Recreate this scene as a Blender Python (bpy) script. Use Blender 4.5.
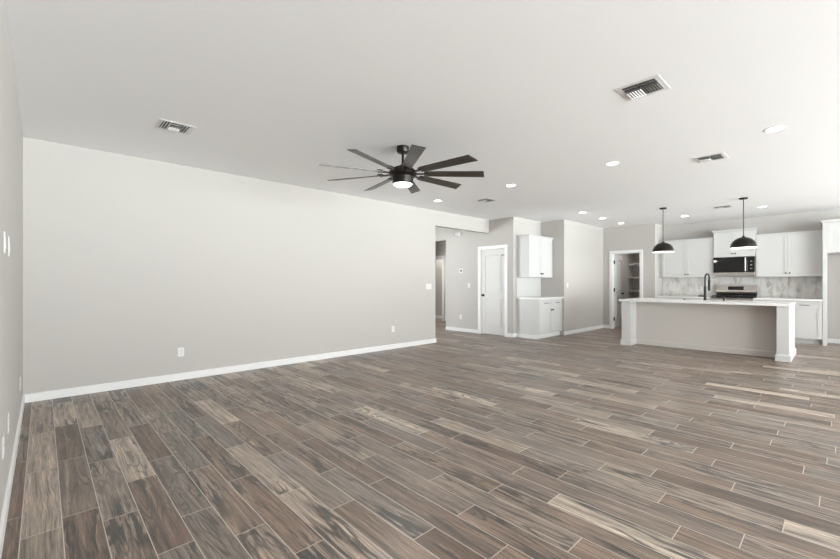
import bpy, bmesh, math, random
from mathutils import Vector, Matrix

# ------------------------------------------------------------------ scene, camera, light
scene = bpy.context.scene
for o in list(bpy.data.objects):
    bpy.data.objects.remove(o)
COL = scene.collection

FOCAL = 398.4                       # pixels of an 840 wide frame
CAM_Z = 1.236
CEIL = 2.74
dX = Vector((FOCAL, 421.0)).normalized()
forward = Vector((dX.x, dX.y, 0))
right = Vector((dX.y, -dX.x, 0))
cam_data = bpy.data.cameras.new('camera')
cam = bpy.data.objects.new('camera', cam_data)
COL.objects.link(cam)
cam.location = (0, 0, CAM_Z)
rot = Matrix((right, Vector((0, 0, 1)), -forward)).transposed()
cam.rotation_euler = rot.to_euler()
cam_data.sensor_width = 36.0
cam_data.lens = FOCAL * 36.0 / 840.0
cam_data.shift_y = 3.5 / 840.0
cam_data.clip_start = 0.02
scene.camera = cam

scene.view_settings.view_transform = 'Standard'
scene.view_settings.look = 'None'
scene.view_settings.gamma = 1.0
scene.view_settings.use_curve_mapping = False
scene.view_settings.exposure = 0.0
scene.cycles.max_bounces = 14
scene.cycles.diffuse_bounces = 10
scene.cycles.glossy_bounces = 4
scene.cycles.sample_clamp_indirect = 8.0
scene.cycles.use_denoising = True
scene.cycles.denoising_prefilter = 'ACCURATE'
scene.cycles.use_adaptive_sampling = False
scene.cycles.caustics_reflective = False
scene.cycles.caustics_refractive = False

world = bpy.data.worlds.new('sky')
scene.world = world
world.use_nodes = True
wnt = world.node_tree
wnt.nodes.clear()
wout = wnt.nodes.new('ShaderNodeOutputWorld')
wbg = wnt.nodes.new('ShaderNodeBackground')
wbg.inputs['Strength'].default_value = 22.8
wtc = wnt.nodes.new('ShaderNodeTexCoord')
wsep = wnt.nodes.new('ShaderNodeSeparateXYZ')
wramp = wnt.nodes.new('ShaderNodeValToRGB')       # bright ground added below the horizon to light the ceiling, hazy sky above
wmr = wnt.nodes.new('ShaderNodeMapRange')
wmr.inputs['From Min'].default_value = -1
wmr.inputs['From Max'].default_value = 1
wnt.links.new(wtc.outputs['Generated'], wsep.inputs[0])
wnt.links.new(wsep.outputs['Z'], wmr.inputs['Value'])
wnt.links.new(wmr.outputs[0], wramp.inputs[0])
el = wramp.color_ramp.elements
el[0].position = 0.0; el[0].color = (1.72, 1.75, 1.80, 1)
el[1].position = 0.47; el[1].color = (1.72, 1.75, 1.80, 1)
e = el.new(0.53); e.color = (0.70, 0.70, 0.72, 1)
e = el.new(1.0); e.color = (0.60, 0.66, 0.75, 1)
wnt.links.new(wramp.outputs[0], wbg.inputs['Color'])
wnt.links.new(wbg.outputs[0], wout.inputs[0])

Y_WIN = -7.2                        # the window wall, behind the camera's right shoulder
WINDOWS = [(0.0, 3.9, 0.0, 2.5), (4.2, 7.6, 0.0, 2.5), (8.6, 10.8, 0.0, 2.5)]
ADDED_WINDOW = (-6.6, -3.6, 0.0, 2.5)    # unseen window added to light the left wall: y range and height
for i, (x0, x1, z0, z1) in enumerate(WINDOWS):     # portals: they only guide the sky light through the openings
    ld = bpy.data.lights.new('daylight_portal', 'AREA')
    ld.shape = 'RECTANGLE'
    ld.size = x1 - x0
    ld.size_y = z1 - z0
    ld.cycles.is_portal = True
    lo = bpy.data.objects.new('daylight_portal', ld)
    lo.location = ((x0 + x1) / 2, Y_WIN - 0.13, (z0 + z1) / 2)
    lo.rotation_euler = (math.radians(90), 0, 0)
    COL.objects.link(lo)
ld = bpy.data.lights.new('daylight_portal', 'AREA')
ld.shape = 'RECTANGLE'
ld.size = ADDED_WINDOW[1] - ADDED_WINDOW[0]
ld.size_y = ADDED_WINDOW[3] - ADDED_WINDOW[2]
ld.cycles.is_portal = True
lo = bpy.data.objects.new('daylight_portal', ld)
lo.location = (11.93, (ADDED_WINDOW[0] + ADDED_WINDOW[1]) / 2, (ADDED_WINDOW[2] + ADDED_WINDOW[3]) / 2)
lo.rotation_euler = (math.radians(90), 0, math.radians(90))
COL.objects.link(lo)
ld = bpy.data.lights.new('daylight_portal', 'AREA')      # unseen glazing added to brighten the hall wall
ld.shape = 'RECTANGLE'; ld.size = 1.4; ld.size_y = 2.3; ld.cycles.is_portal = True
lo = bpy.data.objects.new('daylight_portal', ld)
lo.location = (4.39, 7.7, 1.15)
lo.rotation_euler = (math.radians(90), 0, math.radians(-90))
COL.objects.link(lo)
CAN_POWER = 3.5

# ------------------------------------------------------------------ materials
def new_mat(name):
    m = bpy.data.materials.new(name)
    m.use_nodes = True
    nt = m.node_tree
    return m, nt, nt.nodes['Principled BSDF']

def paint(name, col, rough=0.6, var=0.02, bump=0.0, scale=60, metallic=0.0, spec=0.5, coat=0.0):
    """plain coloured material with a faint procedural variation"""
    m, nt, b = new_mat(name)
    tc = nt.nodes.new('ShaderNodeTexCoord')
    n = nt.nodes.new('ShaderNodeTexNoise')
    n.inputs['Scale'].default_value = scale
    n.inputs['Detail'].default_value = 3
    nt.links.new(tc.outputs['Object'], n.inputs['Vector'])
    mr = nt.nodes.new('ShaderNodeMapRange')
    mr.inputs['To Min'].default_value = 1 - var
    mr.inputs['To Max'].default_value = 1 + var
    nt.links.new(n.outputs['Fac'], mr.inputs['Value'])
    mx = nt.nodes.new('ShaderNodeVectorMath')
    mx.operation = 'SCALE'
    mx.inputs[0].default_value = col
    nt.links.new(mr.outputs[0], mx.inputs['Scale'])
    nt.links.new(mx.outputs[0], b.inputs['Base Color'])
    b.inputs['Roughness'].default_value = rough
    b.inputs['Metallic'].default_value = metallic
    b.inputs['Specular IOR Level'].default_value = spec
    b.inputs['Coat Weight'].default_value = coat
    if bump:
        bp = nt.nodes.new('ShaderNodeBump')
        bp.inputs['Strength'].default_value = bump
        bp.inputs['Distance'].default_value = 0.002
        nt.links.new(n.outputs['Fac'], bp.inputs['Height'])
        nt.links.new(bp.outputs[0], b.inputs['Normal'])
    return m

def emit(name, col, strength):
    m, nt, b = new_mat(name)
    b.inputs['Base Color'].default_value = (*col, 1)
    b.inputs['Emission Color'].default_value = (*col, 1)
    b.inputs['Emission Strength'].default_value = strength
    return m

M = {}
M['wall'] = paint('greige_wall_paint', (0.485, 0.467, 0.445), 0.75, 0.01, 0.25, 90, spec=0.25)
M['ceiling'] = paint('white_ceiling_paint', (0.945, 0.95, 0.958), 0.85, 0.01, 0.3, 70, spec=0.2)
M['trim'] = paint('white_trim_paint', (0.76, 0.76, 0.755), 0.35, 0.01, spec=0.4)
M['door'] = paint('darkened_door_white', (0.60, 0.59, 0.575), 0.4, 0.01, spec=0.4)  # white like the trim, darkened in colour for dimmer light
M['cabinet'] = paint('white_cabinet_lacquer', (0.585, 0.585, 0.578), 0.35, 0.01, spec=0.4)
M['island'] = paint('greige_island_paint', (0.57, 0.54, 0.51), 0.45, 0.01, spec=0.4)
M['quartz'] = paint('white_quartz', (0.80, 0.795, 0.785), 0.22, 0.01, 0, 14)
M['plastic'] = paint('white_plastic', (0.68, 0.67, 0.655), 0.35, 0.01)
M['plastic_shade'] = paint('grey_plastic_slot', (0.25, 0.25, 0.25), 0.5, 0.02)
M['black'] = paint('matte_black_metal', (0.018, 0.017, 0.016), 0.38, 0.05, metallic=0.6)
M['bronze'] = paint('dark_bronze', (0.030, 0.026, 0.022), 0.33, 0.1, 0, 20, metallic=0.75)
M['steel'] = paint('stainless_steel', (0.50, 0.475, 0.45), 0.28, 0.04, 0, 200, metallic=1.0)
M['black_glass'] = paint('black_glass', (0.006, 0.006, 0.006), 0.06, 0.0, spec=0.5)
M['iron'] = paint('cast_iron', (0.02, 0.02, 0.02), 0.5, 0.1, 0.2, 100)
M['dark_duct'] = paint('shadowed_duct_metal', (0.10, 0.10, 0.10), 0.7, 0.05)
M['vent'] = paint('white_vent_enamel', (0.80, 0.80, 0.785), 0.45, 0.01)
M['shade_in'] = paint('white_enamel', (0.85, 0.84, 0.82), 0.4, 0.01)
M['lamp'] = emit('lamp_glow', (1.0, 0.97, 0.92), 14.0)
M['bulb'] = emit('bulb_glow', (1.0, 0.94, 0.86), 18.0)
M['fan_lens'] = emit('fan_lamp_glow', (1.0, 0.98, 0.95), 9.0)

def blade_material():
    m, nt, b = new_mat('dark_walnut_blade')
    tc = nt.nodes.new('ShaderNodeTexCoord')
    mp = nt.nodes.new('ShaderNodeMapping')
    mp.inputs['Scale'].default_value = (3, 60, 60)
    n = nt.nodes.new('ShaderNodeTexNoise')
    n.inputs['Scale'].default_value = 1.0
    n.inputs['Detail'].default_value = 4
    r = nt.nodes.new('ShaderNodeValToRGB')
    r.color_ramp.elements[0].position = 0.3
    r.color_ramp.elements[0].color = (0.028, 0.021, 0.016, 1)
    r.color_ramp.elements[1].position = 0.75
    r.color_ramp.elements[1].color = (0.062, 0.047, 0.036, 1)
    nt.links.new(tc.outputs['Object'], mp.inputs[0])
    nt.links.new(mp.outputs[0], n.inputs['Vector'])
    nt.links.new(n.outputs['Fac'], r.inputs[0])
    nt.links.new(r.outputs[0], b.inputs['Base Color'])
    b.inputs['Roughness'].default_value = 0.36
    b.inputs['Specular IOR Level'].default_value = 0.6
    return m
M['blade'] = blade_material()

def marble_tile():
    m, nt, b = new_mat('marble_tile_backsplash')
    L = nt.links
    tc = nt.nodes.new('ShaderNodeTexCoord')
    mp = nt.nodes.new('ShaderNodeMapping')
    mp.inputs['Scale'].default_value = (1, 9, 3.2)
    n = nt.nodes.new('ShaderNodeTexNoise')
    n.inputs['Scale'].default_value = 1.0
    n.inputs['Detail'].default_value = 5
    n.inputs['Distortion'].default_value = 0.6
    vo = nt.nodes.new('ShaderNodeTexVoronoi')          # picket shaped pieces, each with its own tone
    mp2 = nt.nodes.new('ShaderNodeMapping')
    mp2.inputs['Scale'].default_value = (1, 15, 6)
    vo.inputs['Scale'].default_value = 1.0
    L.new(tc.outputs['Object'], mp.inputs[0]); L.new(mp.outputs[0], n.inputs['Vector'])
    L.new(tc.outputs['Object'], mp2.inputs[0]); L.new(mp2.outputs[0], vo.inputs['Vector'])
    sep = nt.nodes.new('ShaderNodeSeparateColor')
    L.new(vo.outputs['Color'], sep.inputs[0])
    mix = nt.nodes.new('ShaderNodeMath'); mix.operation = 'MULTIPLY_ADD'
    mix.inputs[1].default_value = 0.28
    L.new(sep.outputs[0], mix.inputs[0]); L.new(n.outputs['Fac'], mix.inputs[2])
    r = nt.nodes.new('ShaderNodeValToRGB')
    r.color_ramp.elements[0].position = 0.40
    r.color_ramp.elements[0].color = (0.42, 0.40, 0.38, 1)
    r.color_ramp.elements[1].position = 0.72
    r.color_ramp.elements[1].color = (0.66, 0.65, 0.63, 1)
    e = r.color_ramp.elements.new(0.54); e.color = (0.56, 0.545, 0.525, 1)
    L.new(mix.outputs[0], r.inputs[0])
    L.new(r.outputs[0], b.inputs['Base Color'])
    b.inputs['Roughness'].default_value = 0.25
    return m
M['marble'] = marble_tile()

def glass_pane():
    m, nt, b = new_mat('window_glass')
    nt.nodes.remove(b)
    out = nt.nodes['Material Output']
    t = nt.nodes.new('ShaderNodeBsdfTransparent')
    t.inputs[0].default_value = (0.96, 0.98, 0.97, 1)
    g = nt.nodes.new('ShaderNodeBsdfGlossy')
    g.inputs['Roughness'].default_value = 0.02
    mx = nt.nodes.new('ShaderNodeMixShader')
    mx.inputs[0].default_value = 0.06
    nt.links.new(t.outputs[0], mx.inputs[1]); nt.links.new(g.outputs[0], mx.inputs[2])
    nt.links.new(mx.outputs[0], out.inputs[0])
    return m
M['glass'] = glass_pane()

PW, PL = 0.1524, 0.905              # plank pitch and length
def floor_material():
    m, nt, b = new_mat('wood_look_plank_tile')
    L = nt.links
    N = nt.nodes.new
    def math_(op, a, c=None, d=None, clamp=False):
        n = N('ShaderNodeMath'); n.operation = op; n.use_clamp = clamp
        for i, v in enumerate((a, c, d)):
            if v is None: continue
            if hasattr(v, 'is_linked'): L.new(v, n.inputs[i])
            else: n.inputs[i].default_value = v
        return n.outputs[0]
    def ramp(v, stops):
        r = N('ShaderNodeValToRGB')
        els = r.color_ramp.elements
        els[0].position, els[0].color = stops[0][0], (*stops[0][1], 1)
        els[1].position, els[1].color = stops[-1][0], (*stops[-1][1], 1)
        for p, c in stops[1:-1]:
            e = els.new(p); e.color = (*c, 1)
        L.new(v, r.inputs[0])
        return r.outputs[0]
    def noise(vec, detail=3, rough=0.55, dist=0.0):
        n = N('ShaderNodeTexNoise')
        n.inputs['Scale'].default_value = 1.0
        n.inputs['Detail'].default_value = detail
        n.inputs['Roughness'].default_value = rough
        n.inputs['Distortion'].default_value = dist
        L.new(vec, n.inputs['Vector'])
        return n.outputs['Fac']
    def vec(x, y, z):
        c = N('ShaderNodeCombineXYZ')
        for i, v in enumerate((x, y, z)):
            if hasattr(v, 'is_linked'): L.new(v, c.inputs[i])
            else: c.inputs[i].default_value = v
        return c.outputs[0]
    def mixc(f, a, c, kind='MIX'):
        n = N('ShaderNodeMix'); n.data_type = 'RGBA'; n.blend_type = kind
        if hasattr(f, 'is_linked'): L.new(f, n.inputs[0])
        else: n.inputs[0].default_value = f
        for i, v in ((6, a), (7, c)):
            if hasattr(v, 'is_linked'): L.new(v, n.inputs[i])
            else: n.inputs[i].default_value = (*v, 1)
        return n.outputs[2]
    uv = N('ShaderNodeUVMap'); uv.uv_map = 'plank'
    su = N('ShaderNodeSeparateXYZ'); L.new(uv.outputs[0], su.inputs[0])
    u, v = su.outputs[0], su.outputs[1]
    at = N('ShaderNodeAttribute'); at.attribute_name = 'plank_tone'
    sr = N('ShaderNodeSeparateColor'); L.new(at.outputs['Color'], sr.inputs[0])
    ra, rb, rc = sr.outputs[0], sr.outputs[1], sr.outputs[2]
    # every tile shows another stretch of the printed wood
    uo = math_('MULTIPLY_ADD', rb, 37.0, u)
    vo = math_('MULTIPLY_ADD', rc, 61.0, v)
    def mul(a, k): return math_('MULTIPLY', a, k)
    warp = math_('SUBTRACT', noise(vec(mul(uo, 5.0), mul(vo, 1.5), mul(ra, 20.0)), 2), 0.5)
    uw = math_('MULTIPLY_ADD', warp, 0.065, uo)
    knot = math_('SUBTRACT', noise(vec(mul(uo, 10.0), mul(vo, 3.2), 71.0), 1), 0.5)
    uk = math_('MULTIPLY_ADD', knot, 0.022, uw)
    streak = noise(vec(mul(uw, 42.0), mul(vo, 1.0), 3.0), 5, 0.62)
    fine = noise(vec(mul(uk, 170.0), mul(vo, 4.0), 7.0), 4, 0.7)
    pore = noise(vec(mul(uk, 800.0), mul(vo, 22.0), 9.0), 1)
    blot = noise(vec(mul(uo, 8.0), mul(vo, 2.6), 11.0), 3)
    base = ramp(ra, [(0.0, (0.120, 0.080, 0.058)), (0.14, (0.180, 0.132, 0.102)), (0.30, (0.205, 0.168, 0.141)),
                     (0.46, (0.220, 0.160, 0.124)), (0.62, (0.190, 0.168, 0.150)), (0.78, (0.275, 0.226, 0.188)), (0.90, (0.360, 0.305, 0.255)),
                     (1.0, (0.46, 0.405, 0.345))])
    tone = ramp(streak, [(0.30, (0.36, 0.35, 0.345)), (0.43, (0.80, 0.79, 0.78)), (0.55, (1.08, 1.07, 1.06)), (0.68, (1.55, 1.55, 1.55))])
    c = mixc(1.0, base, tone, 'MULTIPLY')
    c = mixc(1.0, c, ramp(fine, [(0.30, (0.42, 0.41, 0.40)), (0.50, (0.98, 0.98, 0.98)), (0.70, (1.55, 1.55, 1.55))]), 'MULTIPLY')
    c = mixc(1.0, c, ramp(pore, [(0.2, (0.85, 0.85, 0.85)), (0.8, (1.14, 1.14, 1.14))]), 'MULTIPLY')
    c = mixc(1.0, c, ramp(blot, [(0.3, (0.78, 0.79, 0.81)), (0.7, (1.15, 1.13, 1.11))]), 'MULTIPLY')
    # growth rings: thin dark contour lines on about a third of the tiles
    field = noise(vec(mul(uo, 7.5), mul(vo, 0.85), 19.0), 2, 0.45, 0.35)
    saw = math_('FRACT', mul(field, 17.0))
    ringl = ramp(math_('ABSOLUTE', math_('SUBTRACT', saw, 0.5)), [(0.0, (1, 1, 1)), (0.10, (0.9, 0.9, 0.9)), (0.19, (0, 0, 0))])
    ring_gate = ramp(rb, [(0.45, (0, 0, 0)), (0.62, (1, 1, 1))])
    ring_in = ramp(noise(vec(mul(uo, 9.0), mul(vo, 1.6), 27.0), 2), [(0.40, (0, 0, 0)), (0.55, (1, 1, 1))])
    c = mixc(mul(math_('MULTIPLY', math_('MULTIPLY', ringl, ring_gate), ring_in), 0.85), c, (0.060, 0.050, 0.043))
    # dark mineral veins that wander along the board, each with a pale edge
    vn = noise(vec(mul(uw, 12.0), mul(vo, 0.8), 23.0), 5, 0.62, 0.3)
    vd = math_('SUBTRACT', vn, 0.5)
    va = math_('ABSOLUTE', vd)
    line = ramp(va, [(0.0, (1, 1, 1)), (0.022, (0.95, 0.95, 0.95)), (0.050, (0, 0, 0))])
    gate = ramp(noise(vec(mul(uo, 6.0), mul(vo, 1.6), 31.0), 2), [(0.43, (0, 0, 0)), (0.53, (1, 1, 1))])
    gate2 = ramp(rc, [(0.30, (0.1, 0.1, 0.1)), (0.55, (1, 1, 1))])
    amt = math_('MULTIPLY', math_('MULTIPLY', line, gate), gate2)
    pale = ramp(vd, [(0.040, (0, 0, 0)), (0.055, (1, 1, 1)), (0.075, (0, 0, 0))])
    c = mixc(mul(math_('MULTIPLY', math_('MULTIPLY', pale, gate), gate2), 0.45), c, (0.46, 0.41, 0.36))
    c = mixc(mul(amt, 0.88), c, (0.030, 0.027, 0.025))
    # charcoal patches with ragged edges, and small knots
    patch = ramp(noise(vec(mul(uw, 13.0), mul(vo, 1.5), 47.0), 6, 0.65), [(0.585, (0, 0, 0)), (0.63, (1, 1, 1))])
    c = mixc(math_('MULTIPLY', mul(patch, 0.75), gate2), c, (0.045, 0.041, 0.039))
    kn = ramp(noise(vec(mul(uo, 17.0), mul(vo, 6.5), 53.0), 2), [(0.74, (0, 0, 0)), (0.80, (1, 1, 1))])
    c = mixc(mul(kn, 0.8), c, (0.035, 0.028, 0.024))
    # grout
    du = math_('MINIMUM', u, math_('SUBTRACT', PW, u))
    dv = math_('MINIMUM', v, math_('SUBTRACT', PL, v))
    d = math_('MINIMUM', du, dv)
    g = math_('LESS_THAN', d, 0.0021)
    c = mixc(g, c, (0.52, 0.48, 0.43))
    c = mixc(1.0, c, (1.07, 1.035, 1.00), 'MULTIPLY')
    L.new(c, b.inputs['Base Color'])
    L.new(math_('MULTIPLY_ADD', streak, -0.10, 0.42), b.inputs['Roughness'])
    b.inputs['Specular IOR Level'].default_value = 0.75
    bp = N('ShaderNodeBump')
    bp.inputs['Strength'].default_value = 0.25
    bp.inputs['Distance'].default_value = 0.001
    L.new(math_('SUBTRACT', fine, math_('MULTIPLY', g, 1.2)), bp.inputs['Height'])
    L.new(bp.outputs[0], b.inputs['Normal'])
    return m
M['floor'] = floor_material()

# ------------------------------------------------------------------ mesh helpers
class MB:
    """collects shapes, links them as ONE mesh object"""
    def __init__(self, mat=None):
        self.bm = bmesh.new()
        self.T = mat or Matrix.Identity(4)
    def _v(self, p):
        return self.bm.verts.new(self.T @ Vector(p))
    def box(self, x0, y0, z0, x1, y1, z1, bevel=0.0):
        x0, x1 = min(x0, x1), max(x0, x1); y0, y1 = min(y0, y1), max(y0, y1); z0, z1 = min(z0, z1), max(z0, z1)
        v = [self._v(p) for p in ((x0, y0, z0), (x1, y0, z0), (x1, y1, z0), (x0, y1, z0),
                                  (x0, y0, z1), (x1, y0, z1), (x1, y1, z1), (x0, y1, z1))]
        fs = [self.bm.faces.new([v[i] for i in q]) for q in
              ((3, 2, 1, 0), (4, 5, 6, 7), (0, 1, 5, 4), (1, 2, 6, 5), (2, 3, 7, 6), (3, 0, 4, 7))]
        if bevel > 0:
            es = list({e for f in fs for e in f.edges})
            bmesh.ops.bevel(self.bm, geom=es, offset=bevel, segments=2, profile=0.5, affect='EDGES')
        return self
    def prism(self, pts, axis_vec, close=True):
        """polygon pts (3-D) extruded along axis_vec"""
        a = [self._v(p) for p in pts]
        b = [self._v(Vector(p) + Vector(axis_vec)) for p in pts]
        n = len(pts)
        self.bm.faces.new(a[::-1]); self.bm.faces.new(b)
        for i in range(n):
            self.bm.faces.new((a[i], a[(i + 1) % n], b[(i + 1) % n], b[i]))
        return self
    def lathe(self, prof, seg=32, axis='Z', at=(0, 0, 0), cap=True):
        """prof: list of (radius, height) turned round an axis through at"""
        at = Vector(at)
        rings = []
        for r, h in prof:
            ring = []
            if r < 1e-6:
                p = {'Z': (0, 0, h), 'X': (h, 0, 0), 'Y': (0, h, 0)}[axis]
                ring = [self._v(at + Vector(p))]
            else:
                for k in range(seg):
                    a = 2 * math.pi * k / seg
                    c, s = r * math.cos(a), r * math.sin(a)
                    p = {'Z': (c, s, h), 'X': (h, c, s), 'Y': (s, h, c)}[axis]
                    ring.append(self._v(at + Vector(p)))
            rings.append(ring)
        for A, B in zip(rings, rings[1:]):
            if len(A) == 1 and len(B) == 1: continue
            for k in range(seg):
                k2 = (k + 1) % seg
                if len(A) == 1: self.bm.faces.new((A[0], B[k2], B[k]))
                elif len(B) == 1: self.bm.faces.new((A[k], A[k2], B[0]))
                else: self.bm.faces.new((A[k], A[k2], B[k2], B[k]))
        if cap:
            if len(rings[0]) > 1: self.bm.faces.new(rings[0][::-1])
            if len(rings[-1]) > 1: self.bm.faces.new(rings[-1])
        return self
    def cyl(self, p0, p1, r, seg=20, r1=None):
        return self.tube([p0, p1], r, seg, r1=r1)
    def tube(self, pts, r, seg=12, closed=False, r1=None):
        pts = [Vector(p) for p in pts]
        n = len(pts)
        rings = []
        up = Vector((0, 0, 1))
        prev = None
        for i, p in enumerate(pts):
            if closed: d = pts[(i + 1) % n] - pts[i - 1]
            else: d = pts[min(i + 1, n - 1)] - pts[max(i - 1, 0)]
            d.normalize()
            if prev is None:
                a = d.cross(up)
                if a.length < 1e-3: a = d.cross(Vector((1, 0, 0)))
            else:
                a = prev - d * prev.dot(d)
            a.normalize(); prev = a
            bvec = d.cross(a)
            rr = r if r1 is None else r + (r1 - r) * i / max(1, n - 1)
            rings.append([self._v(p + a * (rr * math.cos(2 * math.pi * k / seg)) + bvec * (rr * math.sin(2 * math.pi * k / seg))) for k in range(seg)])
        for i in range(n if closed else n - 1):
            A, B = rings[i], rings[(i + 1) % n]
            for k in range(seg):
                self.bm.faces.new((A[k], A[(k + 1) % seg], B[(k + 1) % seg], B[k]))
        if not closed:
            self.bm.faces.new(rings[0][::-1]); self.bm.faces.new(rings[-1])
        return self
    def build(self, name, mat, parent=None, origin=None, smooth=False):
        """world coordinates in, one object out; its origin sits at `origin` (or at the base centre)"""
        bm = self.bm
        bmesh.ops.recalc_face_normals(bm, faces=bm.faces[:])
        if origin is None:
            if parent is not None:
                origin = wloc(parent)
            else:
                xs = [v.co for v in bm.verts]
                origin = Vector(((min(p.x for p in xs) + max(p.x for p in xs)) / 2,
                                 (min(p.y for p in xs) + max(p.y for p in xs)) / 2, min(p.z for p in xs)))
        origin = Vector(origin)
        bmesh.ops.translate(bm, verts=bm.verts[:], vec=-origin)
        me = bpy.data.meshes.new(name)
        bm.to_mesh(me); bm.free()
        me.materials.append(M[mat])
        if smooth:
            me.polygons.foreach_set('use_smooth', [True] * len(me.polygons))
            me.set_sharp_from_angle(angle=math.radians(38))
        o = bpy.data.objects.new(name, me)
        COL.objects.link(o)
        o.location = origin - (wloc(parent) if parent is not None else Vector())
        if parent is not None: o.parent = parent
        return o

def wloc(o):
    p = Vector(o.location)
    while o.parent is not None:
        o = o.parent
        p = p + Vector(o.location)
    return p

def thing(name, loc, label, cat, group=None):
    o = bpy.data.objects.new(name, None)
    o.empty_display_size = 0.1
    COL.objects.link(o)
    o.location = loc
    return tag(o, label, cat, group)

def tag(o, label, cat, group=None):
    o['label'] = label
    o['category'] = cat
    if group: o['group'] = group
    return o

def struct(o, label=None):
    o['kind'] = 'structure'
    if label: o['label'] = label
    return o

def copy_tree(o, parent=None):
    c = o.copy()
    COL.objects.link(c)
    if parent is not None: c.parent = parent
    for ch in list(o.children):
        copy_tree(ch, c)
    return c

def plane_T(facing, plane):
    """local frame (u right as seen from the room, v up, n out of the face) -> world"""
    if facing == '-X':    # seen from -X: right is -Y
        return Matrix(((0, 0, -1, plane), (-1, 0, 0, 0), (0, 1, 0, 0), (0, 0, 0, 1)))
    if facing == '-Y':    # right is +X
        return Matrix(((1, 0, 0, 0), (0, 0, -1, plane), (0, 1, 0, 0), (0, 0, 0, 1)))
    if facing == '+X':    # right is +Y
        return Matrix(((0, 0, 1, plane), (1, 0, 0, 0), (0, 1, 0, 0), (0, 0, 0, 1)))
    if facing == '+Y':    # right is -X
        return Matrix(((-1, 0, 0, 0), (0, 0, 1, plane), (0, 1, 0, 0), (0, 0, 0, 1)))

def shaker(facing, plane, u0, u1, v0, v1, rail=0.055, thick=0.019, recess=0.008):
    """shaker door or drawer front: one face with a recessed field"""
    m = MB(plane_T(facing, plane))
    m.box(u0, v0, 0.001, u1, v1, thick - recess)
    b = 0.0015
    m.box(u0, v0, thick - recess, u0 + rail, v1, thick, b)
    m.box(u1 - rail, v0, thick - recess, u1, v1, thick, b)
    m.box(u0 + rail, v0, thick - recess, u1 - rail, v0 + rail, thick, b)
    m.box(u0 + rail, v1 - rail, thick - recess, u1 - rail, v1, thick, b)
    return m

def knob(facing, plane, u, v, parent, r=0.014):
    T = plane_T(facing, plane)
    m = MB(T)
    m.lathe([(0.006, 0), (0.006, 0.012), (r, 0.016), (r, 0.026), (r * 0.8, 0.029), (0, 0.029)], 16, 'Z', (u, v, 0.019))
    return m.build('knob', 'black', parent, smooth=True)

def bar_pull(facing, plane, u, v, parent, length=0.13):
    m = MB(plane_T(facing, plane))
    h = length / 2
    m.cyl((u - h, v, 0.045), (u + h, v, 0.045), 0.006, 12)
    for s in (-1, 1):
        m.cyl((u + s * (h - 0.02), v, 0.018), (u + s * (h - 0.02), v, 0.045), 0.005, 10)
    return m.build('handle', 'black', parent, smooth=True)

# ------------------------------------------------------------------ the setting
X_LEFT, Y_BACK = -0.15, 5.79
random.seed(11)
JOINTS = {-1: 0.0, 0: 0.10, 1: 0.82, 2: 0.325, 3: 0.583, 15: .326, 16: .708, 17: .20, 18: .84, 19: .45, 20: .083, 21: .603, 22: .745, 23: .17}
def build_floor():
    bm = bmesh.new()
    uvl = bm.loops.layers.uv.new('plank')
    tone = bm.faces.layers.float_color.new('plank_tone')
    x_min, x_max, y_min, y_max = -0.30, 13.35, Y_WIN - 0.15, 10.3
    k = math.floor((x_min - 0.072) / PW)
    last = 0.3
    while 0.072 + k * PW < x_max:
        xa = 0.072 + k * PW
        if k in JOINTS: off = JOINTS[k]
        else:
            off = (last + random.choice((0.30, 0.36, 0.52, 0.58)) + random.uniform(-.05, .05)) % PL
        last = off
        j = math.floor((y_min - off) / PL)
        while off + j * PL < y_max:
            ya = off + j * PL
            x0, x1, y0, y1 = max(xa, x_min), min(xa + PW, x_max), max(ya, y_min), min(ya + PL, y_max)
            if x1 > x0 and y1 > y0:
                vs = [bm.verts.new(p) for p in ((x0, y0, 0), (x1, y0, 0), (x1, y1, 0), (x0, y1, 0))]
                f = bm.faces.new(vs)
                flip = random.random() < 0.5
                for lp in f.loops:
                    uu, vv = lp.vert.co.x - xa, lp.vert.co.y - ya
                    if flip: uu, vv = PW - uu, PL - vv
                    lp[uvl].uv = (uu, vv)
                f[tone] = (random.random(), random.random(), random.random(), 1)
            j += 1
        k += 1
    # body under the tiles
    b = 0.06
    vs = [bm.verts.new(p) for p in ((x_min, y_min, -b), (x_max, y_min, -b), (x_max, y_max, -b), (x_min, y_max, -b))]
    f = bm.faces.new(vs[::-1]); f[tone] = (.5, .5, .5, 1)
    me = bpy.data.meshes.new('floor')
    bm.to_mesh(me); bm.free()
    me.materials.append(M['floor'])
    o = bpy.data.objects.new('floor', me)
    COL.objects.link(o)
    struct(o, 'brown and grey wood-look plank tile floor with pale grout')
build_floor()

m = MB(); m.box(-0.30, Y_WIN - 0.15, CEIL, 13.35, 10.3, CEIL + 0.1)
struct(m.build('ceiling', 'ceiling'), 'plain white flat ceiling')

HD = 2.43     # underside of the hall header
m = MB(); m.box(X_LEFT - .12, Y_WIN - .12, 0, X_LEFT, Y_BACK + .12, CEIL)
struct(m.build('wall_left', 'wall'))
m = MB(); m.box(X_LEFT, Y_BACK, 0, 5.92, Y_BACK + .12, CEIL); m.box(5.92, Y_BACK, HD, 7.75, Y_BACK + .12, CEIL)
struct(m.build('wall_back', 'wall'), 'long bare greige wall with a header over the hall opening')
DY0, DY1, DH = 5.335, 6.045, 2.05         # hall door opening
m = MB()
m.box(7.75, 5.11, 0, 7.87, DY0, CEIL); m.box(7.75, DY0, DH, 7.87, DY1, CEIL); m.box(7.75, DY1, 0, 7.87, 7.19, CEIL)
m.box(7.75, 7.19, 2.372, 7.87, 8.6, CEIL); m.box(7.75, 8.6, 0, 7.87, 10.15, CEIL)
struct(m.build('wall_hall', 'wall'), 'greige hall wall with the closed white door')
m = MB(); m.box(7.87, 5.11, 0, 9.07, 5.23, CEIL)
struct(m.build('wall_bar_return', 'wall'), 'wall behind the bar cabinets')
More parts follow.
